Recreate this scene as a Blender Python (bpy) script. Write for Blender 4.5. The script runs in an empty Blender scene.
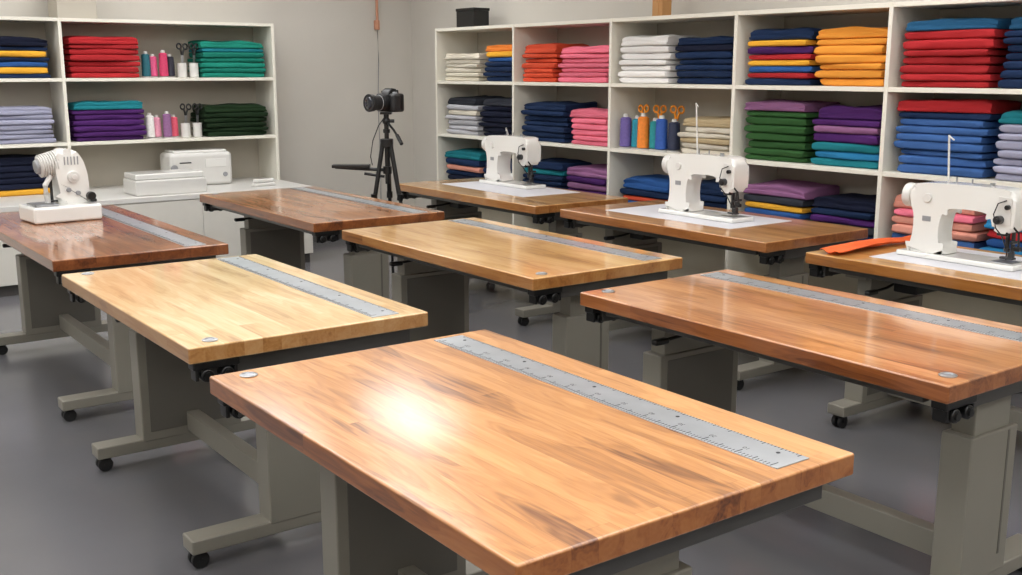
import bpy, bmesh, math, random
from mathutils import Vector, Matrix, noise
random.seed(7)
U=0.82
COL=bpy.context.scene.collection
def hexc(s):
    s=s.lstrip('#'); r=[int(s[i:i+2],16)/255 for i in (0,2,4)]
    return tuple((c/12.92 if c<=0.04045 else ((c+0.055)/1.055)**2.4) for c in r)+(1,)
# ---------------------------------------------------------------- materials
def newmat(name):
    m=bpy.data.materials.new(name); m.use_nodes=True
    nt=m.node_tree; b=nt.nodes['Principled BSDF']; return m,nt,b
def plain(name,col,rough=0.5,metal=0.0,var=0.06,scale=8,bump=0.0,bscale=60,coat=0):
    m,nt,b=newmat(name); N=nt.nodes; L=nt.links
    tc=N.new('ShaderNodeTexCoord'); n=N.new('ShaderNodeTexNoise'); n.inputs['Scale'].default_value=scale; n.inputs['Detail'].default_value=4
    L.new(tc.outputs['Object'],n.inputs['Vector'])
    r=N.new('ShaderNodeValToRGB'); c=hexc(col) if isinstance(col,str) else col
    r.color_ramp.elements[0].color=tuple(max(0,x*(1-var)) for x in c[:3])+(1,)
    r.color_ramp.elements[1].color=tuple(min(1,x*(1+var)) for x in c[:3])+(1,)
    r.color_ramp.elements[0].position=0.3; r.color_ramp.elements[1].position=0.7
    L.new(n.outputs['Fac'],r.inputs['Fac']); L.new(r.outputs['Color'],b.inputs['Base Color'])
    b.inputs['Roughness'].default_value=rough; b.inputs['Metallic'].default_value=metal
    if coat: b.inputs['Coat Weight'].default_value=coat; b.inputs['Coat Roughness'].default_value=0.1
    if bump:
        n2=N.new('ShaderNodeTexNoise'); n2.inputs['Scale'].default_value=bscale; n2.inputs['Detail'].default_value=3
        L.new(tc.outputs['Object'],n2.inputs['Vector'])
        bp=N.new('ShaderNodeBump'); bp.inputs['Strength'].default_value=bump; bp.inputs['Distance'].default_value=0.01
        L.new(n2.outputs['Fac'],bp.inputs['Height']); L.new(bp.outputs['Normal'],b.inputs['Normal'])
    return m
def wood(name,light,mid,dark,seed,contrast=1.0,coatr=.09):
    m,nt,b=newmat(name); N=nt.nodes; L=nt.links
    def math_(op,a,bv=None,c=None):
        n=N.new('ShaderNodeMath'); n.operation=op
        for i,v in enumerate((a,bv,c)):
            if v is None: continue
            if isinstance(v,(int,float)): n.inputs[i].default_value=v
            else: L.new(v,n.inputs[i])
        return n.outputs[0]
    tc=N.new('ShaderNodeTexCoord')
    mp=N.new('ShaderNodeMapping'); mp.inputs['Rotation'].default_value=(0,0,math.radians(90)); mp.inputs['Location'].default_value=(seed*1.37,seed*0.031,0)
    L.new(tc.outputs['Object'],mp.inputs['Vector'])
    def brick(ms):
        br=N.new('ShaderNodeTexBrick'); br.offset=0.37; br.inputs['Scale'].default_value=1
        br.inputs['Brick Width'].default_value=1.25; br.inputs['Row Height'].default_value=0.062; br.inputs['Mortar Size'].default_value=ms; br.inputs['Mortar Smooth'].default_value=.6
        br.inputs['Color1'].default_value=(0,0,0,1); br.inputs['Color2'].default_value=(1,1,1,1)
        L.new(mp.outputs['Vector'],br.inputs['Vector']); return br
    br=brick(0.0); b2=brick(.001)
    sep=N.new('ShaderNodeSeparateColor'); L.new(br.outputs['Color'],sep.inputs[0]); bv=sep.outputs[0]
    mg=N.new('ShaderNodeMapping'); mg.inputs['Scale'].default_value=(12,1.7,12); mg.inputs['Location'].default_value=(seed*3.1,seed*1.7,0)
    L.new(tc.outputs['Object'],mg.inputs['Vector'])
    n1=N.new('ShaderNodeTexNoise'); n1.noise_dimensions='4D'; n1.inputs['Scale'].default_value=1.0; n1.inputs['Detail'].default_value=3; n1.inputs['Roughness'].default_value=.5; n1.inputs['Distortion'].default_value=0.9
    L.new(mg.outputs['Vector'],n1.inputs['Vector']); L.new(math_('MULTIPLY',bv,0.9),n1.inputs['W'])
    ring=math_('SINE',math_('MULTIPLY',n1.outputs['Fac'],64.0))
    ms=N.new('ShaderNodeMapping'); ms.inputs['Scale'].default_value=(100,3.5,100); L.new(tc.outputs['Object'],ms.inputs['Vector'])
    n2=N.new('ShaderNodeTexNoise'); n2.inputs['Scale'].default_value=1; n2.inputs['Detail'].default_value=4; n2.inputs['Distortion'].default_value=.5; L.new(ms.outputs['Vector'],n2.inputs['Vector'])
    f=math_('MULTIPLY_ADD',n1.outputs['Fac'],1.9*contrast,-.95*contrast)
    f=math_('ADD',f,math_('MULTIPLY_ADD',bv,0.28,-0.14))
    f=math_('ADD',f,math_('MULTIPLY',ring,0.075*contrast))
    f=math_('ADD',f,math_('MULTIPLY_ADD',n2.outputs['Fac'],0.5,-0.25))
    f=math_('SUBTRACT',f,math_('MULTIPLY',b2.outputs['Fac'],0.13))
    f=math_('ADD',f,0.55)
    r=N.new('ShaderNodeValToRGB'); e=r.color_ramp.elements
    e[0].position=0.02; e[0].color=hexc(dark); e[1].position=0.92; e[1].color=hexc(light)
    k=e.new(0.42); k.color=hexc(mid)
    L.new(f,r.inputs['Fac'])
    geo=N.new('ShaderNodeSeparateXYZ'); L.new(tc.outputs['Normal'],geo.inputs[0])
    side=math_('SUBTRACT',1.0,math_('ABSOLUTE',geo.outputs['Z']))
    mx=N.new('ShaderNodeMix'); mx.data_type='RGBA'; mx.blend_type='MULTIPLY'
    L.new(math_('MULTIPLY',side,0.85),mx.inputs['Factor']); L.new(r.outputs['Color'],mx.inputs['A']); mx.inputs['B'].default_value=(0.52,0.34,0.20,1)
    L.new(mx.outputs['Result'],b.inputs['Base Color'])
    b.inputs['Roughness'].default_value=0.42; b.inputs['Specular IOR Level'].default_value=.35
    b.inputs['Coat Weight'].default_value=1.0; b.inputs['Coat Roughness'].default_value=coatr; b.inputs['Coat IOR'].default_value=1.55
    bp=N.new('ShaderNodeBump'); bp.inputs['Strength'].default_value=0.05; bp.inputs['Distance'].default_value=0.002
    L.new(f,bp.inputs['Height']); L.new(bp.outputs['Normal'],b.inputs['Normal'])
    return m
FM={}
def fabric(col):
    if col in FM: return FM[col]
    m,nt,b=newmat('fabric_'+col.strip('#')); N=nt.nodes; L=nt.links
    tc=N.new('ShaderNodeTexCoord'); oi=N.new('ShaderNodeObjectInfo')
    hv=N.new('ShaderNodeHueSaturation'); hv.inputs['Color'].default_value=hexc(col); hv.inputs['Saturation'].default_value=.96
    mr=N.new('ShaderNodeMapRange'); mr.inputs['To Min'].default_value=0.70; mr.inputs['To Max'].default_value=1.0
    L.new(oi.outputs['Random'],mr.inputs['Value']); L.new(mr.outputs[0],hv.inputs['Value'])
    L.new(hv.outputs['Color'],b.inputs['Base Color'])
    b.inputs['Roughness'].default_value=0.85; b.inputs['Specular IOR Level'].default_value=0.2
    n=N.new('ShaderNodeTexNoise'); n.inputs['Scale'].default_value=22; n.inputs['Detail'].default_value=5
    L.new(tc.outputs['Object'],n.inputs['Vector'])
    bp=N.new('ShaderNodeBump'); bp.inputs['Strength'].default_value=0.4; bp.inputs['Distance'].default_value=0.012
    L.new(n.outputs['Fac'],bp.inputs['Height']); L.new(bp.outputs['Normal'],b.inputs['Normal'])
    FM[col]=m; return m
M_wall=plain('painted_wall','#cbc6bd',0.85,var=0.03,scale=1.5,bump=0.05,bscale=90)
M_wall2=plain('painted_wall_warm','#c9c4bb',0.85,var=0.03,scale=1.5,bump=0.05,bscale=90)
M_ceil=plain('ceiling_paint','#e8e7e4',0.9,var=0.02)
M_floor=plain('epoxy_floor','#68676a',0.18,var=0.08,scale=1.3,bump=0.02,bscale=25)
M_trim=plain('baseboard_vinyl','#4b4846',0.6)
M_shelf=plain('cream_laminate','#e2ded1',0.5,var=0.02)
M_shelfback=plain('cream_backboard','#b5aea0',0.7,var=0.02)
M_cab=plain('white_cabinet','#d2cfc6',0.45,var=0.02)
M_steel=plain('taupe_powdercoat','#89857a',0.4,metal=0.1,var=0.04,scale=3)
M_panel=plain('dark_taupe_panel','#67645c',0.42,metal=0.1,var=0.04,scale=3)
M_rail=plain('dark_steel_rail','#5c5b59',0.32,metal=0.6,var=0.05)
M_black=plain('black_plastic','#101010',0.32,var=0.1)
M_rub=plain('black_rubber','#171718',0.6,var=0.1)
M_chrome=plain('brushed_steel','#a5a7aa',0.3,metal=0.9,var=0.06,scale=30)
M_dark=plain('gunmetal','#4a4b4d',0.3,metal=0.8,var=0.06,scale=30)
M_ruler=plain('ruler_steel','#b3b7bb',0.3,metal=0.6,var=0.08,scale=10)
M_ink=plain('ruler_ink','#24262a',0.6)
M_white=plain('white_enamel','#e1e0db',0.2,var=0.01,coat=0.6)
M_white2=plain('white_plastic','#d3d1cc',0.35,var=0.02)
M_paper=plain('white_pattern_sheet','#cdcdd2',0.5,var=0.02)
M_grey=plain('grey_plastic','#8f9092',0.45)
M_glass=plain('lens_glass','#101622',0.05,coat=1)
M_brown=plain('kraft_card','#b98a58',0.8)
M_orangeP=plain('orange_plastic','#f0941c',0.35)
M_pipe=plain('salmon_conduit','#c98f72',0.5)
# ---------------------------------------------------------------- mesh builder
class MB:
    def __init__(s): s.bm=bmesh.new()
    def box(s,c,d,bev=0,rot=None,seg=2):
        M=Matrix.Translation(c)
        if rot: M=M@rot.to_4x4()
        M=M@Matrix.Diagonal((d[0],d[1],d[2],1))
        vs=bmesh.ops.create_cube(s.bm,size=1,matrix=M)['verts']
        if bev:
            es=list({e for v in vs for e in v.link_edges})
            bmesh.ops.bevel(s.bm,geom=es,offset=bev,segments=seg,profile=0.5,affect='EDGES',clamp_overlap=True)
        return s
    def cyl(s,p0,p1,r0,r1=None,seg=20,bev=0):
        p0=Vector(p0);p1=Vector(p1);d=p1-p0
        if r1 is None:r1=r0
        M=Matrix.Translation((p0+p1)/2)@d.to_track_quat('Z','Y').to_matrix().to_4x4()
        vs=bmesh.ops.create_cone(s.bm,cap_ends=True,segments=seg,radius1=r0,radius2=r1,depth=d.length,matrix=M)['verts']
        if bev:
            fs={f for v in vs for f in v.link_faces if len(f.verts)>4}
            es=list({e for f in fs for e in f.edges})
            bmesh.ops.bevel(s.bm,geom=es,offset=bev,segments=2,profile=0.5,affect='EDGES')
        return s
    def sph(s,c,r,sc=(1,1,1),seg=20):
        M=Matrix.Translation(c)@Matrix.Diagonal((sc[0],sc[1],sc[2],1))
        bmesh.ops.create_uvsphere(s.bm,u_segments=seg,v_segments=seg//2,radius=r,matrix=M); return s
    def tor(s,c,R,r,ax='y',sx=1,n=20,k=8):
        rings=[]
        for i in range(n):
            a=2*math.pi*i/n; ring=[]
            for j in range(k):
                b=2*math.pi*j/k; rr=R+r*math.cos(b); x=rr*math.cos(a)*sx; z=rr*math.sin(a); y=r*math.sin(b)
                p={'y':(x,y,z),'z':(x,z,y),'x':(y,x,z)}[ax]
                ring.append(s.bm.verts.new(Vector(c)+Vector(p)))
            rings.append(ring)
        for i in range(n):
            for j in range(k):
                s.bm.faces.new((rings[i][j],rings[(i+1)%n][j],rings[(i+1)%n][(j+1)%k],rings[i][(j+1)%k]))
        return s
    def tube(s,pts,r,k=8):
        pts=[Vector(p) for p in pts]; rings=[]
        for i,p in enumerate(pts):
            d=(pts[min(i+1,len(pts)-1)]-pts[max(i-1,0)]).normalized()
            q=d.to_track_quat('Z','Y').to_matrix()
            rings.append([s.bm.verts.new(p+q@Vector((r*math.cos(2*math.pi*j/k),r*math.sin(2*math.pi*j/k),0))) for j in range(k)])
        for a,b in zip(rings,rings[1:]):
            for j in range(k): s.bm.faces.new((a[j],a[(j+1)%k],b[(j+1)%k],b[j]))
        s.bm.faces.new(rings[0][::-1]); s.bm.faces.new(rings[-1]); return s
    def lathe(s,prof,c=(0,0,0),n=24):
        rings=[[s.bm.verts.new(Vector(c)+Vector((r*math.cos(2*math.pi*j/n),r*math.sin(2*math.pi*j/n),z))) for j in range(n)] for r,z in prof]
        for a,b in zip(rings,rings[1:]):
            for j in range(n): s.bm.faces.new((a[j],a[(j+1)%n],b[(j+1)%n],b[j]))
        s.bm.faces.new(rings[0][::-1]); s.bm.faces.new(rings[-1]); return s
    def prof(s,pts,y0,y1,bev=0,smooth=0,seg=3):
        if smooth:
            P=[];n=len(pts)
            for i in range(n):
                a,b,c,d=[Vector(pts[(i+k)%n]) for k in(-1,0,1,2)]
                for t in range(smooth):
                    t/=smooth
                    P.append(0.5*((2*b)+(c-a)*t+(2*a-5*b+4*c-d)*t*t+(3*b-a-3*c+d)*t**3))
            pts=P
        v0=[s.bm.verts.new((p[0],y0,p[1])) for p in pts]; v1=[s.bm.verts.new((p[0],y1,p[1])) for p in pts]
        f0=s.bm.faces.new(v0); f1=s.bm.faces.new(v1[::-1]); n=len(pts)
        for i in range(n): s.bm.faces.new((v0[i],v1[i],v1[(i+1)%n],v0[(i+1)%n]))
        if bev: bmesh.ops.bevel(s.bm,geom=list(f0.edges)+list(f1.edges),offset=bev,segments=seg,profile=0.5,affect='EDGES',clamp_overlap=False)
        return s
    def obj(s,name,mat,parent=None,loc=(0,0,0),rot=(0,0,0),ang=50,wn=True,**kw):
        bmesh.ops.recalc_face_normals(s.bm,faces=s.bm.faces[:])
        me=bpy.data.meshes.new(name); s.bm.to_mesh(me); s.bm.free()
        me.shade_smooth(); me.set_sharp_from_angle(angle=math.radians(ang))
        me.materials.append(mat)
        o=bpy.data.objects.new(name,me); COL.objects.link(o); o.location=loc; o.rotation_euler=rot
        if wn:
            w=o.modifiers.new('wn','WEIGHTED_NORMAL'); w.keep_sharp=True; w.weight=80
        if parent: o.parent=parent
        for k,v in kw.items(): o[k]=v
        return o
def empty(name,loc,rotz=0,**kw):
    o=bpy.data.objects.new(name,None); COL.objects.link(o); o.location=loc; o.rotation_euler=(0,0,rotz); o.empty_display_size=0.1
    for k,v in kw.items(): o[k]=v
    return o
# ---------------------------------------------------------------- room
XR=6.87*U; YB=11.42*U; XL=-2.4; YF=-2.6; ZC=3.0
def structure(name,c,d,mat): 
    return MB().box((0,0,0),d).obj(name,mat,loc=c,kind='structure')
cx=(XR+XL)/2; cy=(YB+YF)/2
structure('floor',(cx,cy,-0.05),(XR-XL+0.4,YB-YF+0.4,0.1),M_floor)
structure('ceiling',(cx,cy,ZC+0.05),(XR-XL+0.4,YB-YF+0.4,0.1),M_ceil)
structure('wall_back',(cx,YB+0.05,ZC/2),(XR-XL+0.4,0.1,ZC),M_wall)
structure('wall_right',(XR+0.05,cy,ZC/2),(0.1,YB-YF,ZC),M_wall2)
structure('wall_left',(XL-0.05,cy,ZC/2),(0.1,YB-YF,ZC),M_wall)
structure('wall_front',(cx,YF-0.05,ZC/2),(XR-XL+0.2,0.1,ZC),M_wall)
structure('baseboard_back',(4.9*U+(XR-4.9*U)/2+0.02,YB-0.006,0.05),(XR-4.9*U-0.06,0.012,0.1),M_trim)
def emis(nm,st):
    m=bpy.data.materials.new(nm); m.use_nodes=True; nt=m.node_tree; nt.nodes.clear()
    e=nt.nodes.new('ShaderNodeEmission'); e.inputs['Color'].default_value=(0.99,0.99,0.99,1); e.inputs['Strength'].default_value=st
    o=nt.nodes.new('ShaderNodeOutputMaterial'); nt.links.new(e.outputs[0],o.inputs[0]); return m
M_fill=emis('light_diffuser',6.8); M_em2=emis('soft_light_diffuser',6.5)
def lamp(x,y,w,l,mat,lab):
    r=empty('light_panel',(x*U,y*U,ZC),label=lab,category='ceiling light',group='ceiling light panels')
    MB().box((0,l/2+.015,-0.02),(w+.06,0.03,0.04)).box((0,-l/2-.015,-0.02),(w+.06,0.03,0.04)).box((w/2+.015,0,-0.02),(0.03,l+.06,0.04)).box((-w/2-.015,0,-0.02),(0.03,l+.06,0.04)).obj('light_frame',M_white2,r)
    MB().box((0,0,-0.015),(w,l,0.02)).obj('light_diffuser',mat,r)
for x in (3.65,1.3,-1.2):  # unseen fill panels added for even light, kept out of the tabletop reflection
    for y in (9.5,6.9,4.3,1.6,-1.2):
        lamp(x,y,1.2,1.2,M_fill,'large square added fill light panel at the ceiling')
for y in (4.3,1.6,-1.2): lamp(5.75,y,.6,1.2,M_fill,'rectangular added fill light panel at the ceiling')  # more added fill panels along the shelf side, clear of that reflection
lamp(5.6,9.5,.6,1.2,M_em2,'rectangular soft white ceiling light panel')
# ---------------------------------------------------------------- shelving
BZ=[1.98,1.53,1.07,0.60,0.10]   # board tops
def shelving(xs,rot,loc,depth,zs,zfoot,label):
    r=empty('shelving_unit',loc,rot,label=label,category='shelf')
    w0,w1=xs[0],xs[-1]
    for x in xs: MB().box((x,depth/2,(zs[0]+zfoot)/2),(0.026,depth,zs[0]-zfoot),0.002).obj('upright',M_shelf,r)
    for z in zs:
        for a,b in zip(xs,xs[1:]): MB().box(((a+b)/2,depth/2,z-0.013),(b-a-0.0262,depth-0.004,0.026),0.002).obj('shelf_board',M_shelf,r)
    MB().box(((w0+w1)/2,depth+0.006,(zs[0]+zfoot)/2),(w1-w0+0.026,0.012,zs[0]-zfoot)).obj('back_panel',M_shelfback,r)
    return r
RX=6.3*U
YS=[9.98,8.575,7.15,5.72,4.373,2.98,1.6]
rw=[(YS[0]-y)*U for y in YS]
shelving(rw,math.radians(-90),(RX,YS[0]*U,0),0.44,BZ,0.0,'tall cream open shelving unit filled with folded fabric')
LY=10.9*U; CZ=0.66
XS=[0.55,2.69,4.84]
lw=[(x-XS[0])*U for x in XS]
shelving(lw,0,(XS[0]*U,LY,0),0.40,[2.02,1.56,1.06],CZ,'cream open shelving unit standing on a white cabinet')
# ---------------------------------------------------------------- folded cloth
def cloth(w,d,t,col,loc,rotz,seed,group,label,top=False):
    bm=bmesh.new(); nw=16
    nf=2 if (top and t>.05) else 1
    R0=min(.013,t*.34/nf)
    prof=[]
    kf=nf*7
    for i in range(kf+1):
        p=i/kf; q=(p*nf)%1 if i<kf else 1.0
        bul=max(0,1-abs(2*q-1)**4)**(1/2.0)
        fr=0.0 if nf==1 else (0.010 if p>.5 else 0)
        prof.append((-d/2+R0-bul*R0+fr,p*t))
    for y in (-d*0.38,-d*0.25,-d*0.1,d*0.1,d*0.3): prof.append((y,t))
    for i in range(4): prof.append((d/2,t*(1-i/3)))
    for y in (d*0.2,-d*0.2): prof.append((y,0))
    rings=[]
    tilt=noise.noise(Vector((seed*.77,3.1,0)))*.035
    for i in range(nw+1):
        u=-1+2*i/nw; u=math.copysign(abs(u)**0.75,u); e=max(0,1-abs(u)**16)
        x=u*w/2; sh=0.75+0.25*math.sqrt(e)
        ring=[]
        for (y,z) in prof:
            nz=noise.noise(Vector((x*6+seed,y*5,z*14)))
            nz2=noise.noise(Vector((x*2.2+seed*1.3,seed,0)))
            yy=y+(nz*0.014+nz2*.022+tilt*u)*(1 if y<-d*.3 else 0.3)
            if top:
                zz=z*(1-0.08*abs(u)**4)*(sh*.5+.5) + (nz*0.016 if z>.5*t else 0)
                if y<-d*.3 and z>.4*t: zz-=.004
            else:
                zz=(z-t/2)*sh+t/2
                if z>0.5*t: zz-= 0.001+.003*(nz2+.5)
            ring.append(bm.verts.new((x+noise.noise(Vector((seed*2,y*9,z*30)))*0.010,yy*(0.97+0.03*e),max(0,zz))))
        rings.append(ring)
    k=len(prof)
    for a,b in zip(rings,rings[1:]):
        for j in range(k): bm.faces.new((a[j],b[j],b[(j+1)%k],a[(j+1)%k]))
    bm.faces.new(rings[0]); bm.faces.new(rings[-1][::-1])
    bmesh.ops.recalc_face_normals(bm,faces=bm.faces[:])
    me=bpy.data.meshes.new('folded_fabric'); bm.to_mesh(me); bm.free(); me.shade_smooth(); me.set_sharp_from_angle(angle=math.radians(70))
    me.materials.append(fabric(col))
    o=bpy.data.objects.new('folded_fabric',me); COL.objects.link(o); o.location=loc; o.rotation_euler=(0,0,rotz)
    o['label']=label; o['category']='fabric'; o['group']=group
    return o
C=dict(cream='#e2dac8',white='#efedea',ora='#ee8318',red='#b3121b',rora='#e44a1a',pink='#ee7189',navy='#152c50',dk='#10162c',yel='#eeac10',
 oy='#f09a1e',teal='#0e7f8b',blue='#1f5496',steel='#1f5e88',purp='#4f2069',mauve='#92608a',green='#2f5a2c',dgreen='#1a3018',gtl='#0a8672',
 lav='#a3a4bb',char='#33363f',tan='#c9b48c',cyan='#167cb0',salm='#ec9c86',lgrey='#b8b8be',sblue='#35609e')
CN=dict(cream='cream',white='white',ora='orange',red='red',rora='orange-red',pink='pink',navy='navy blue',dk='dark navy',yel='yellow',
 oy='golden yellow',teal='teal',blue='blue',steel='steel blue',purp='purple',mauve='mauve',green='green',dgreen='dark green',gtl='teal green',
 lav='lavender grey',char='charcoal',tan='tan',cyan='bright blue',salm='salmon pink',lgrey='light grey',sblue='slate blue')
sd=[0]
def stack(side,x0,x1,z,cols,th,group,cap=.395):
    w=x1-x0-0.03; xc=(x0+x1)/2; n=len(cols)
    ts=[th*random.uniform(.78,1.18) for _ in cols]; ts[-1]=th*random.uniform(1.3,1.7)
    tot=sum(ts)
    if tot>cap: ts=[t*cap/tot for t in ts]
    for i,c in enumerate(reversed(cols)):
        sd[0]+=1; top=(i==n-1); t=ts[i]
        d=0.35*random.uniform(0.92,1.03); dx=random.uniform(-0.011,0.011); dy=random.uniform(-0.018,0.012)
        lab='folded %s fabric %s a shelf stack'%(CN[c],'draped on top of' if top else 'in')
        ra=random.uniform(-1.4,1.4) if not top else random.uniform(-2,2)
        if side=='R': loc=(RX+0.05+d/2+dy,YS[0]*U-(xc+dx),z); rz=math.radians(-90+ra)
        else: loc=(XS[0]*U+xc+dx*.5,LY+0.030+d/2+dy*.4,z); rz=math.radians(ra*.4); d=min(d,.345)
        w2=w*random.uniform(0.92,1.0)
        cloth(w2,d,t,C[c],loc,rz,sd[0]*3.7,group,lab,top)
        z+=t-0.0003
def mk(*a):
    out=[]
    for x in a:
        if isinstance(x,tuple): out+= [x[0]]*x[1]
        else: out.append(x)
    return out
RS=[
 (0,0,.03,.56,mk(('cream',6)),.04),(0,0,.58,.97,mk('ora','yel',('blue',1),('navy',4)),.042),
 (0,1,.03,.43,mk(('rora',7)),.042),(0,1,.45,.97,mk(('pink',7)),.041),
 (0,2,.02,.47,mk(('white',7)),.042),(0,2,.49,.98,mk('navy',('dk',1),('navy',5)),.04),
 (0,3,.03,.5,mk('navy','yel','purp','red','yel','blue','red','navy'),.043),(0,3,.52,.98,mk(('oy',7)),.044),
 (0,4,.02,.52,mk('steel',('red',7)),.045),(0,4,.54,.99,mk('steel',('navy',7)),.043),
 (1,0,.04,.5,mk('char','lgrey',('cream',1),('lgrey',4)),.043),(1,0,.53,.96,mk('char',('dk',6)),.043),
 (1,1,.03,.54,mk(('navy',7)),.041),(1,1,.56,.97,mk(('pink',6)),.039),
 (1,2,.56,.98,mk('tan',('cream',2),'tan',('cream',2)),.042),
 (1,3,.03,.5,mk('mauve',('green',7)),.043),(1,3,.52,.98,mk('purp','purp','mauve','purp','teal','cyan','teal'),.048),
 (1,4,.02,.52,mk('red','navy',('sblue',7)),.044),(1,4,.54,.99,mk('teal',('lav',7)),.042),
 (2,0,.03,.55,mk('teal','navy','salm','navy','dk','navy'),.05),(2,0,.57,.96,mk(('navy',6)),.046),
 (2,1,.03,.5,mk('navy','teal',('navy',5)),.044),(2,1,.52,.97,mk('mauve','purp','mauve','purp','mauve','purp'),.045),
 (2,2,.03,.50,mk('blue','navy','rora','blue','navy'),.048),(2,2,.55,.97,mk(('navy',6)),.048),
 (2,3,.03,.51,mk('mauve','char','yel','blue','teal','mauve','navy'),.047),(2,3,.53,.98,mk('dk','navy','purp','char','navy','purp'),.05),
 (2,4,.02,.5,mk('salm','pink','salm','salm','sblue','sblue','navy'),.047),(2,4,.52,.98,mk('cyan','red','blue','cyan','navy','red'),.047),
]
bz=[BZ[1],BZ[2],BZ[3]]
for i,(row,bay,f0,f1,cols,th) in enumerate(RS):
    a=rw[bay]+0.013; b=rw[bay+1]-0.013
    stack('R',a+(b-a)*f0,a+(b-a)*f1,bz[row]+0.001,cols,th,'folded fabrics in the long shelving unit')
lz=[1.56,1.06,CZ]
LS=[(0,1,.015,.36,mk(('red',7)),.044),(0,1,.63,.98,mk('gtl','teal',('gtl',5)),.043),(0,0,.6,.965,mk('dk','navy','yel','navy','blue','yel','navy'),.041),
 (1,1,.015,.36,mk('teal',('purp',6)),.043),(1,1,.63,.98,mk(('dgreen',6)),.044),(1,0,.6,.965,mk(('lav',7)),.041),
 (2,0,.55,.95,mk(('dk',5),'yel'),.045)]
for row,bay,f0,f1,cols,th in LS:
    a=lw[bay]+0.013; b=lw[bay+1]-0.013
    stack('L',a+(b-a)*f0,a+(b-a)*f1,lz[row]+0.001,cols,th,'folded fabrics in the shelving unit above the cabinet',.32 if row==2 else .37)
# ---------------------------------------------------------------- shelf small things
def spool(loc,col,cn,h=0.19,r=0.034):
    m=plain('thread_'+cn.replace(' ','_'),col,0.6,var=0.12,scale=60)
    e=empty('thread_spool',loc,label='%s sewing thread cone standing on the shelf'%cn,category='thread spool',group='thread spools on the shelves')
    MB().lathe([(r*1.05,0),(r*1.05,0.006),(r*.5,0.01),(r*.45,h*.97),(r*.42,h*1.06),(r*.2,h*1.06)]).obj('spool_core',M_white2,e)
    pr=[(r*.5,0.0105),(r*.98,0.014)]
    for i in range(16): pr.append((r*(1.0-0.10*i/15)+(0.0012 if i%2 else 0),0.016+(h*.92-0.016)*i/15))
    pr+=[(r*.6,h*.955),(r*.46,h*.965)]
    MB().lathe(pr).obj('thread',m,e)
def cup(loc,mat,cn,r=0.038,h=0.12):
    MB().lathe([(r*.9,0),(r,0.004),(r,h),(r*.9,h),(r*.86,0.01),(0.002,0.01)]).obj('cup',mat,loc=loc,label='%s cylindrical cup holding scissors on the shelf'%cn,category='cup',group='scissor cups')
def scissors(loc,rotz,mat,cn,tilt=0.06,sc=1.0):
    e=empty('scissors',loc,rotz,label='scissors with %s handles standing in a cup'%cn,category='scissors',group='scissors on the shelves')
    e.rotation_euler=(0,tilt,rotz); e.scale=(sc,)*3
    MB().prof([(-.006,.0),(.004,.0),(.010,.13),(-.010,.13)],-.003,0).prof([(-.004,.0),(.006,.0),(.012,.13),(-.008,.13)],0.0005,.003).cyl((0,-.005,.12),(0,.005,.12),.005).obj('blades',M_chrome,e)
    MB().tor((-.022,0,.185),.018,.0065,'y',.85).tube([(-.003,0,.125),(-.008,0,.15),(-.014,0,.17)],.007).obj('handle',mat,e)
    MB().tor((.022,0,.185),.018,.0065,'y',.85).tube([(.003,0,.125),(.008,0,.15),(.014,0,.17)],.007).obj('handle',mat,e)
def LX(f): return XS[1]*U+f*(XS[2]-XS[1])*U
for row,z in ((0,1.561),(1,1.061)):
    y=LY+0.1
    cl=[('#1d5f6b','dark teal'),('#e05c8a','pink'),('#c93a63','magenta'),('#2a2a38','black')] if row==0 else [('#e9e6e2','white'),('#e39ab0','light pink'),('#8b5f8a','mauve'),('#d8566c','rose')]
    for i,(c,n) in enumerate(cl[:4]): spool((LX(.385+.041*i),y+0.05*(i%2),z),c,n,h=(.2,.18,.21,.18)[i],r=.036)
    for i in range(2):
        x=LX(.555+.058*i); cup((x,y,z),M_white2,'white',h=.12); scissors((x,y,z+0.035),0.3*i,M_black,'black',0.05,1.2)
def RYf(bay,f): return (YS[0]*U-(rw[bay]+f*(rw[bay+1]-rw[bay])))
cols=[('#6a5a9c','purple'),('#1b8aa0','teal'),('#e8842a','orange'),('#178a8e','deep teal'),('#2b57a8','blue'),('#232b45','dark navy')]
for i,(c,n) in enumerate(cols): spool((RX+0.08+0.03*(i%2),RYf(2,.08+.078*i),BZ[2]+.001),c,n,h=(.23,.22,.24,.21,.23,.21)[i],r=.043)
for i in range(3):
    y=RYf(2,.12+.13*i); x=RX+0.22
    cup((x,y,BZ[2]+.001),M_grey,'grey',.036,.16); scissors((x,y,BZ[2]+.05),math.radians(-85)+.3*i,M_orangeP,'orange',0.06*(i-1),1.25)
e=empty('storage_box',(RX+0.2,RYf(0,.25),BZ[0]+.0005),label='black lidded box on top of the long shelving unit',category='box')
MB().box((0,0,.07),(.16,.27,.14),.004).obj('box_body',M_black,e); MB().box((0,0,.153),(.17,.28,.025),.004).obj('lid',M_black,e)
MB().box((0,0,.15),(.09,.10,.3),.004).box((0,0,.155),(.1,.03,.302),.001).obj('cardboard_box',M_brown,loc=(RX+0.2,RYf(2,.26),BZ[0]+.0005),label='narrow tan cardboard box standing on top of shelving',category='box')
e=empty('storage_box',(2.88*U,LY+.2,2.0205),label='beige storage box with lid on top of shelving',category='box')
MB().box((0,0,.11),(.3,.28,.22),.004).obj('box_body',M_shelfback,e); MB().box((0,0,.235),(.315,.295,.03),.004).obj('lid',M_shelf,e)
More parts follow.
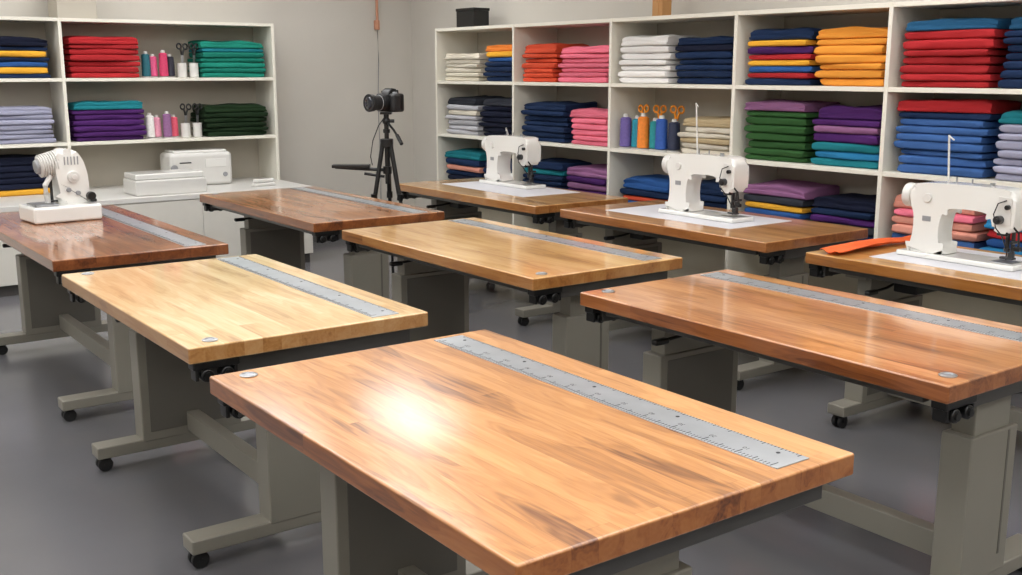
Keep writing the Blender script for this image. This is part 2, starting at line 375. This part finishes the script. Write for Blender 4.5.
# ---------------------------------------------------------------- base cabinet
cab=empty('base_cabinet',(0.2*U,10.12*U,0),label='long white base cabinet with plain doors beneath a shelving unit',category='cabinet')
CW=(4.86-0.2)*U; CD=YB-10.12*U-.004
MB().box((CW/2,CD/2+.02,.04),(CW-.04,CD-.08,.08)).obj('plinth',M_trim,cab)
MB().box((CW/2,CD/2+.02,.35),(CW-.02,CD-.04,.54),.002).obj('body',M_cab,cab)
MB().box((CW/2,CD/2,.64),(CW,CD,.04),.004).obj('worktop',M_white2,cab)
nd=4
for i in range(nd):
    w=(CW-.02)/nd; x=.01+w*(i+.5)
    MB().box((0,0,0),(w-.003,.018,.53),.002).obj('door',M_cab,cab,loc=(x,.013,.35))
e=empty('printer',(3.43*U,10.40*U,CZ+.0005),label='low flat white desktop unit on the cabinet',category='printer')
MB().box((0,0,.06),(.57,.32,.12),.012,seg=3).obj('printer_body',M_white2,e)
MB().box((0,.01,.145),(.55,.29,.045),.010,seg=3).obj('scanner_lid',M_white,e)
e=empty('printer',(3.95*U,10.96*U,CZ+.0005),label='tall rounded white desktop unit on the cabinet',category='printer')
MB().box((0,0,.14),(.54,.28,.28),.035,seg=4).obj('printer_body',M_white2,e)
MB().box((.0,.0,.285),(.46,.24,.03),.012,seg=3).obj('top_lid',M_white,e)
MB().box((-.14,-.141,.20),(.10,.005,.010),.002).obj('paper_slot',M_black,e)
MB().box((.12,-.141,.19),(.18,.006,.07),.002).obj('front_panel',M_white,e)
MB().cyl((.2,-.138,.09),(.2,-.15,.09),.02,bev=.003).obj('knob',M_grey,e)
MB().cyl((-.235,-.12,.16),(-.235,-.15,.16),.028,bev=.004).obj('side_dial',M_grey,e)
e=empty('stapler',(4.45*U,10.4*U,CZ+.0005),math.radians(8),label='small white device lying on the cabinet',category='stapler')
MB().box((0,0,.015),(.2,.07,.03),.01,seg=3).obj('base',M_white2,e); MB().box((0.0,0,.048),(.18,.055,.03),.012,seg=3).obj('top_arm',M_white,e)
# ---------------------------------------------------------------- work tables
ZT=0.80
def numerals(txts,size):
    bm=bmesh.new()
    for t,x,y,rz in txts:
        cu=bpy.data.curves.new('n','FONT'); cu.body=t; cu.size=size; cu.align_x='CENTER'; cu.align_y='CENTER'; cu.resolution_u=2
        ob=bpy.data.objects.new('n',cu); COL.objects.link(ob); dg=bpy.context.evaluated_depsgraph_get(); dg.update()
        me=bpy.data.meshes.new_from_object(ob.evaluated_get(dg)); me.transform(Matrix.Translation((x,y,0))@Matrix.Rotation(rz,4,'Z')); bm.from_mesh(me)
        bpy.data.objects.remove(ob); bpy.data.curves.remove(cu); bpy.data.meshes.remove(me)
    return bm
def table(x0,x1,y0,y1,cols,seed,label,ruler=True,caps=(),rot=0,detail=0,contrast=1.0,clamps=((-1,-1),(-1,1)),coatr=.09,rin=.15,nins=.20):
    x0*=U;x1*=U;y0*=U;y1*=U; w=x1-x0; l=y1-y0
    T=empty('work_table',((x0+x1)/2,(y0+y1)/2,0),math.radians(rot),label=label,category='table',group='adjustable workshop tables')
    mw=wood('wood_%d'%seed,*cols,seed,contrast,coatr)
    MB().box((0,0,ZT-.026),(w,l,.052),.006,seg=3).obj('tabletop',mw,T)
    if ruler:
        rl=l-.07; rx=w/2-rin
        R=MB().box((0,0,.0015),(.105,rl,.003),.0008,seg=1).obj('ruler',M_ruler,T,loc=(rx,0,ZT),label='inlaid steel measuring ruler')
        bm=numerals([(str(k*10),-.012,-rl/2+.02+k*.1,math.radians(90)) for k in range(1,int((rl-.03)/.1))],.018) if detail else bmesh.new()
        for v in bm.verts: v.co.z=.0034
        mb=MB(); mb.bm.free(); mb.bm=bm
        n=int((rl-.03)/.01)
        for k in range(n+1):
            y=-rl/2+.02+k*.01; q=.026 if k%10==0 else (.019 if k%5==0 else .012)
            wd=.0022 if k%5==0 else .0016
            mb.box((-.0515+q/2,y,.0033),(q,wd,.0005)); 
            mb.box((.0515-q*.5/2,y,.0033),(q*.5,wd,.0005))
        for k in range(5): mb.cyl((.022,-rl/2+.06+k*(rl-.12)/4,.003),(.022,-rl/2+.06+k*(rl-.12)/4,.0036),.005,seg=14)
        mb.obj('ruler_markings',M_ink,R,wn=False)
    for (sx,sy) in caps:
        MB().lathe([(.024,0),(.025,.003),(.021,.005),(.015,.0055),(.013,.003),(.003,.003)],n=24).obj('metal_cap',M_chrome,T,loc=(sx*(w/2-.09),sy*(l/2-.06),ZT),label='round metal grommet cap')
    zb=ZT-.052
    f=MB()
    for sx in(-1,1): f.box((sx*w*.27,0,zb-.02),(.04,l-.12,.04),.003).box((sx*(w/2-.06),0,zb-.014),(.03,l-.2,.028),.003)
    for sy in(-1,1):
        f.box((0,sy*(l/2-.06),zb-.03),(w-.10,.035,.055),.003)
    f.obj('support_frame',M_rail,T)
    for sy,lw_,ins in((1,.43,.20),(-1,.25,nins)):
        y=sy*(l/2-ins)
        g=MB().box((0,y,.335),(lw_,.10,.47),.006).box((0,y,.655),(lw_-.06,.075,.18),.004).box((0,y,zb-.047),(lw_+.08,.11,.012),.002)
        L_=g.obj('leg',M_steel,T)
        if sy>0: MB().box((0,y-.051,.345),(lw_-.07,.004,.41),.002).obj('leg_panel',M_panel,L_)
        else: MB().box((lw_/2-.05,y-.0505,.36),(.010,.003,.40),.001).obj('leg_groove',M_panel,L_)
        F=MB().box((0,y,.086),(w-.05,.095,.050),.006).obj('foot',M_steel,T)
        for sx in(-1,1):
            cxx=sx*(w/2-.06)
            c=MB(); 
            for dy in(-.016,.016): c.cyl((cxx,y+dy-.009,.03),(cxx,y+dy+.009,.03),.0298,seg=22,bev=.003)
            c.cyl((cxx,y-.028,.03),(cxx,y+.028,.03),.008,seg=10).box((cxx,y,.052),(.04,.05,.018),.006).cyl((cxx,y,.05),(cxx,y,.07),.012)
            c.obj('caster',M_rub,F)
    MB().box((0,(.20-nins)/-2,.160),(.055,l-.3-nins,.085),.004).obj('stretcher',M_steel,T)
    MB().box((0,l/2-.36,zb-.085),(.22,.12,.06),.008).cyl((.0,l/2-.42,zb-.085),(.0,l/2-.36,zb-.085),.02).obj('lift_motor',M_black,T)
    for (sx,sy) in clamps:
        bx=sx*(w/2-.09); by=sy*(l/2-.035)
        c=MB().box((bx,by,zb-.013),(.15,.05,.026),.005).box((bx-.062,by,zb-.035),(.012,.045,.05),.003).box((bx+.062,by,zb-.035),(.012,.045,.05),.003)
        for q in(-.036,.036): c.cyl((bx+q,by,zb-.035),(bx+q,by,zb-.02),.009)
        k=c.obj('clamp',M_black,T)
        for q in(-.032,.032):
            MB().cyl((bx+q,by-.03,zb-.045),(bx+q,by+.025,zb-.045),.021,seg=20,bev=.005).cyl((bx+q,by-.03,zb-.045),(bx+q,by-.036,zb-.045),.012,seg=16).obj('knob',M_black,k)
    y=l/2-.27
    MB().tube([(-.08,y-.01,.66),(-.16,y-.03,.655),(-.24,y-.03,.65)],.007).box((-.27,y-.03,.648),(.07,.03,.022),.007).obj('release_lever',M_black,T)
    return T
table(1.215,2.34,1.64,3.37,('#dca163','#bd7f42','#703f19'),1,'glossy golden-brown butcher block work table with inlaid ruler',caps=[(-1,1)],detail=1,contrast=.95,clamps=((-1,1),),coatr=.14,rin=.165)
table(1.285,2.32,3.76,5.57,('#eacf9f','#d6af75','#a77a42'),2,'pale maple butcher block work table with inlaid ruler',caps=[(-1,-1),(-1,1)],contrast=.75)
table(1.345,2.33,6.0,8.30,('#b47a4c','#8b5630','#4f2c16'),3,'dark walnut work table carrying a domed white sewing machine',caps=[],contrast=.85)
table(3.10,4.09,1.84,3.70,('#d39760','#b0733d','#6f3f1c'),4,'orange-brown butcher block work table with inlaid ruler',caps=[(-1,-1),(-1,1)],detail=1,contrast=.85,nins=.13)
table(3.12,4.15,4.08,6.10,('#dfb779','#c69555','#92622e'),5,'light honey oak work table with inlaid ruler',caps=[(-1,-1)],contrast=.75)
table(3.11,4.15,6.48,8.60,('#bb8252','#935e36','#57331a'),6,'reddish walnut work table with inlaid ruler near a tripod',caps=[(-1,1)],contrast=.85)
table(4.83,5.72,1.75,3.80,('#d9a965','#bd8843','#8c5b27'),7,'light oak work table with a white industrial sewing machine',ruler=False,contrast=.75)
table(4.91,5.90,4.15,6.10,('#d09a60','#ad7740','#774822'),8,'honey brown wood work table with a white industrial sewing machine',ruler=False,contrast=.75)
table(4.86,5.80,6.33,8.40,('#d6ac73','#b8874f','#83582e'),9,'tan wood work table with a white industrial sewing machine',ruler=False,contrast=.75)
# ---------------------------------------------------------------- sheets & strip
def sheet(x0,x1,y0,y1,rz,label):
    MB().box((0,0,.001),((x1-x0)*U,(y1-y0)*U,.002)).obj('pattern_sheet',M_paper,loc=((x0+x1)/2*U,(y0+y1)/2*U,ZT+.0002),rot=(0,0,rz),label=label,category='paper sheet')
sheet(5.14,5.76,4.66,5.85,.02,'white sheet on the table beneath a sewing machine')
sheet(5.15,5.74,6.85,8.1,-.02,'white sheet on the table beneath a sewing machine')
sheet(5.0,5.64,2.3,3.50,.02,'white sheet on the table beneath a sewing machine')
bm=bmesh.new(); rows=[]
for i in range(45):
    t=i/44; row=[]
    for j in range(11):
        v=j/10; h=.055+.02*math.sin(t*6)
        x=(4.86+t*.92)*U; y=(3.66+.03*math.sin(t*4))*U+(v-.5)*2*h
        z=ZT+.006+.011*(1+math.sin(v*9+t*5))*(.5+.5*math.sin(t*3.1))+.006*(1+noise.noise(Vector((t*6,v*3,1))))
        row.append(bm.verts.new((x,y,z)))
    rows.append(row)
for a,b in zip(rows,rows[1:]):
    for j in range(10): bm.faces.new((a[j],b[j],b[j+1],a[j+1]))
mb=MB(); mb.bm.free(); mb.bm=bm
o=mb.obj('fabric_strip',fabric('#f0641a'),wn=False,label='orange fabric strip lying along the table end',category='fabric strip')
sm=o.modifiers.new('thick','SOLIDIFY'); sm.thickness=.003; sm.offset=-1
# ---------------------------------------------------------------- sewing machines
def machine(x,y,scale,label,pole=.26):
    e=empty('sewing_machine',(x*U,y*U,ZT+.0025),math.radians(-90),label=label,category='sewing machine',group='white industrial sewing machines'); e.scale=(scale,)*3
    MB().box((.24,0,.013),(.60,.18,.026),.008,seg=3).obj('machine_bed',M_white,e)
    body=[(-.02,.025),(-.008,.06),(.004,.12),(.004,.2),(-.012,.25),(-.022,.305),(-.005,.345),(.05,.36),(.2,.366),(.38,.366),(.465,.36),(.503,.335),(.512,.28),(.508,.2),(.49,.168),(.445,.163),(.413,.178),(.403,.21),(.385,.24),(.33,.252),(.23,.252),(.172,.24),(.148,.20),(.14,.13),(.15,.07),(.18,.025)]
    MB().prof(body,-.060,.060,bev=.022,smooth=5,seg=5).obj('machine_body',M_white,e,ang=60,wn=False)
    MB().cyl((-.03,0,.29),(-.075,0,.29),.058,seg=32,bev=.008).cyl((-.075,0,.29),(-.082,0,.29),.03,seg=24,bev=.002).cyl((-.02,0,.29),(-.032,0,.29),.03).obj('handwheel',M_white2,e)
    MB().prof([(.43,.20),(.495,.20),(.495,.325),(.43,.33)],-.0635,-.059,bev=.0015,seg=2).obj('face_plate',M_white2,e)
    MB().cyl((.455,0,.175),(.455,0,.075),.010).cyl((.455,0,.075),(.455,0,.035),.003).cyl((.455,0,.09),(.455,0,.075),.014).obj('needle_bar',M_dark,e)
    MB().cyl((.482,0,.175),(.482,0,.06),.009).box((.462,0,.045),(.065,.03,.010),.002).box((.478,0,.06),(.022,.028,.03),.003).cyl((.49,-.03,.12),(.49,.03,.12),.007).obj('presser_foot',M_dark,e)
    MB().box((.455,0,.027),(.10,.10,.003),.001).obj('needle_plate',M_chrome,e)
    MB().cyl((.445,-.060,.225),(.445,-.092,.225),.020,bev=.003).cyl((.445,-.092,.225),(.445,-.1,.225),.010).obj('tension_dial',M_dark,e)
    MB().cyl((.48,-.06,.285),(.48,-.082,.285),.011,bev=.002).tube([(.47,-.064,.315),(.44,-.082,.30),(.42,-.077,.25),(.44,-.087,.19),(.46,-.06,.15),(.456,-.012,.09)],.003).tube([(.50,-.05,.2),(.525,-.04,.17),(.52,-.02,.1)],.005).box((.515,-.02,.095),(.03,.025,.02),.004).box((.455,-.045,.162),(.05,.025,.022),.005).obj('thread_guides',M_black,e)
    MB().cyl((.075,-.058,.29),(.075,-.069,.29),.022,bev=.003).obj('stitch_dial',M_white2,e)
    MB().box((.075,-.0605,.19),(.045,.003,.025),.001).obj('control_panel',M_grey,e)
    MB().tube([(.09,.075,.02),(.09,.078,.36),(.085,.06,.365+pole)],.005).tube([(.085,.06,.36+pole),(.13,.03,.345+pole)],.004).obj('thread_stand',M_white2,e)
    for xx,hh,rr in((.18,.395,.004),(.26,.39,.004),(.36,.38,.012)): MB().cyl((xx,0,.36),(xx,0,hh),rr).obj('spool_pin',M_chrome,e)
    return e
machine(5.58,7.90,0.98,'white industrial sewing machine on a tan wood table',.05)
machine(5.44,5.44,.97,'white industrial sewing machine on a brown wood table',.29)
machine(5.26,3.38,.92,'white industrial sewing machine with thread stand on light oak table',.22)
# domed machine
e=empty('sewing_machine',(1.80*U,7.66*U,ZT+.001),math.radians(5),label='compact domed white overlock sewing machine on a walnut table',category='sewing machine')
MB().box((0,0,.045),(.37,.27,.09),.016,seg=3).obj('machine_base',M_white,e)
MB().box((-.10,-.02,.095),(.12,.17,.012),.004).obj('cloth_plate',M_chrome,e)
dome=[(.0,.08),(-.012,.14),(-.02,.20),(-.03,.27),(-.03,.34),(-.0,.385),(.045,.395),(.085,.38),(.12,.33),(.14,.25),(.145,.16),(.15,.08)]
MB().prof(dome,-.065,.075,bev=.03,smooth=4,seg=5).obj('machine_body',M_white,e,ang=60,wn=False)
g=MB().cyl((-.01,.0,.315),(-.10,0,.30),.055,seg=28,bev=.006)
for k in range(7): g.cyl((-.012-.013*k,0,.3145-.002*k),(-.018-.013*k,0,.3138-.002*k),.072-.0015*k,seg=28,bev=.002)
g.obj('motor_housing',M_white2,e)
MB().cyl((-.10,0,.30),(-.118,0,.297),.042,.036,seg=24,bev=.004).obj('motor_cap',M_grey,e)
MB().cyl((.06,-.062,.24),(.06,-.08,.24),.034,seg=32,bev=.005).cyl((.06,-.08,.24),(.06,-.092,.24),.016,seg=24,bev=.004).obj('handwheel',M_white2,e)
g=MB()
for k in range(5): g.box((.02+.018*k,-.0655,.33),(.006,.006,.045),.001)
g.obj('cooling_vent',M_grey,e)
MB().tube([(-.05,-.03,.25),(-.085,-.04,.20),(-.08,-.03,.15),(-.07,-.02,.10)],.015).obj('loop_arm',M_white2,e)
MB().cyl((.145,-.065,.13),(.145,-.10,.13),.024,bev=.004).box((.155,-.085,.105),(.035,.02,.018),.005).obj('stitch_lever',M_black,e)
MB().cyl((-.035,.02,.25),(-.035,.02,.105),.008).box((-.045,.0,.107),(.06,.024,.01),.002).obj('presser_foot',M_dark,e)
MB().cyl((.03,-.06,.17),(.03,-.08,.17),.013,bev=.003).obj('tension_dial',M_grey,e)
MB().cyl((.08,-.06,.15),(.08,-.08,.15),.013,bev=.003).obj('tension_dial',M_grey,e)
# ---------------------------------------------------------------- tripod & camera
tx,ty=4.49*U,7.9*U
t=empty('tripod',(tx,ty,0),math.radians(-36.2),label='black camera tripod with side arm standing between tables',category='tripod')
for k,a in enumerate((90,210,330)):
    a=math.radians(a); dx,dy=math.cos(a),math.sin(a)
    g=MB().tube([(dx*.03,dy*.03,1.13),(dx*.10,dy*.10,.75)],.016).tube([(dx*.10,dy*.10,.77),(dx*.17,dy*.17,.38)],.013).tube([(dx*.17,dy*.17,.40),(dx*.235,dy*.235,.012)],.010)
    g.cyl((dx*.235,dy*.235,0),(dx*.235,dy*.235,.03),.015).cyl((dx*.1,dy*.1,.74),(dx*.106,dy*.106,.785),.021).cyl((dx*.17,dy*.17,.37),(dx*.164,dy*.164,.41),.018)
    g.obj('leg',M_black,t)
MB().cyl((0,0,.85),(0,0,1.27),.016).cyl((0,0,1.10),(0,0,1.16),.045,bev=.006).cyl((0,0,1.2),(0,0,1.225),.024).obj('center_column',M_black,t)
MB().sph((0,0,1.28),.028).cyl((0,0,1.29),(0,0,1.325),.018).box((0,0,1.333),(.08,.06,.016),.004).cyl((.02,0,1.28),(.055,0,1.28),.012).obj('tripod_head',M_black,t)
MB().tube([(0,0,1.28),(.06,-.08,1.22),(.11,-.16,1.15)],.008).tube([(.085,-.12,1.19),(.12,-.175,1.135)],.013).obj('pan_handle',M_black,t)
MB().cyl((0,0,.92),(0,0,.97),.03).tube([(0,0,.945),(-.2,-.0,.955),(-.36,-.0,.965)],.012).box((-.25,-.0,.972),(.26,.07,.022),.004).tube([(-.02,0,.90),(-.16,0,.92)],.01).obj('side_arm',M_black,t)
MB().tube([(.0,-.02,1.32),(-.05,-.03,1.25),(-.09,-.04,1.15),(-.11,-.03,1.04),(-.10,-.02,.98)],.0035).obj('cable',M_rub,t)
c=empty('camera',(tx,ty,1.342),math.radians(10),label='black digital camera with lens mounted on the tripod',category='camera'); c.scale=(1.25,)*3
MB().box((.03,0,.05),(.07,.17,.10),.014,seg=3).prof([(-.01,.09),(.0,.115),(.02,.128),(.05,.124),(.06,.09)],-.033,.033,bev=.008,seg=3).obj('camera_body',M_black,c)
MB().box((.0,-.082,.048),(.055,.035,.092),.014,seg=3).obj('grip',M_rub,c)
MB().cyl((0.0,0,.05),(-.035,0,.05),.044,seg=30,bev=.003).cyl((-.035,0,.05),(-.09,0,.05),.040,seg=30,bev=.003).cyl((-.09,0,.05),(-.12,0,.05),.045,.048,seg=30,bev=.002).obj('lens',M_rub,c)
MB().tor((-.05,0,.05),.0405,.002,'x',n=30,k=6).obj('lens_ring',M_grey,c)
MB().sph((-.115,0,.05),.038,(.3,1,1)).obj('lens_glass',M_glass,c)
MB().cyl((.03,.05,.10),(.03,.05,.113),.016,bev=.002).obj('mode_dial',M_black,c)
MB().cyl((.015,-.06,.098),(.015,-.06,.108),.013,bev=.002).obj('shutter_button',M_grey,c)
MB().box((.068,0,.105),(.02,.04,.026),.006).obj('eyecup',M_rub,c)
def conduit():
    r=-.123; k=YB/(.807-.5906*r); x=k*(.5906+.807*r)
    e=empty('wall_conduit',(x,YB-.03,0),label='thin salmon pipe and cable running down the wall',category='pipe')
    MB().cyl((0,0,2.02),(0,0,ZC),.013).box((0,.01,2.05),(.05,.035,.09),.006).box((0,.015,2.5),(.05,.02,.02),.003).obj('pipe',M_pipe,e)
    MB().tube([(0,0,2.02),(.005,.0,1.7),(-.01,0.005,1.3),(.0,.008,.9),(0,.01,.3)],.004).obj('cable',M_grey,e)
conduit()
# ---------------------------------------------------------------- camera
cam=bpy.data.cameras.new('Camera'); co=bpy.data.objects.new('Camera',cam); COL.objects.link(co)
cam.lens=36*1068/1022; cam.sensor_width=36; cam.clip_start=0.05
co.location=(0,0,1.62); co.rotation_euler=(math.radians(90-11.49),0,math.radians(-36.2))
bpy.context.scene.camera=co
w=bpy.data.worlds.new('World'); bpy.context.scene.world=w; w.use_nodes=True
w.node_tree.nodes['Background'].inputs[0].default_value=(.9,.93,1,1); w.node_tree.nodes['Background'].inputs[1].default_value=.3
bpy.context.scene.view_settings.view_transform='Standard'
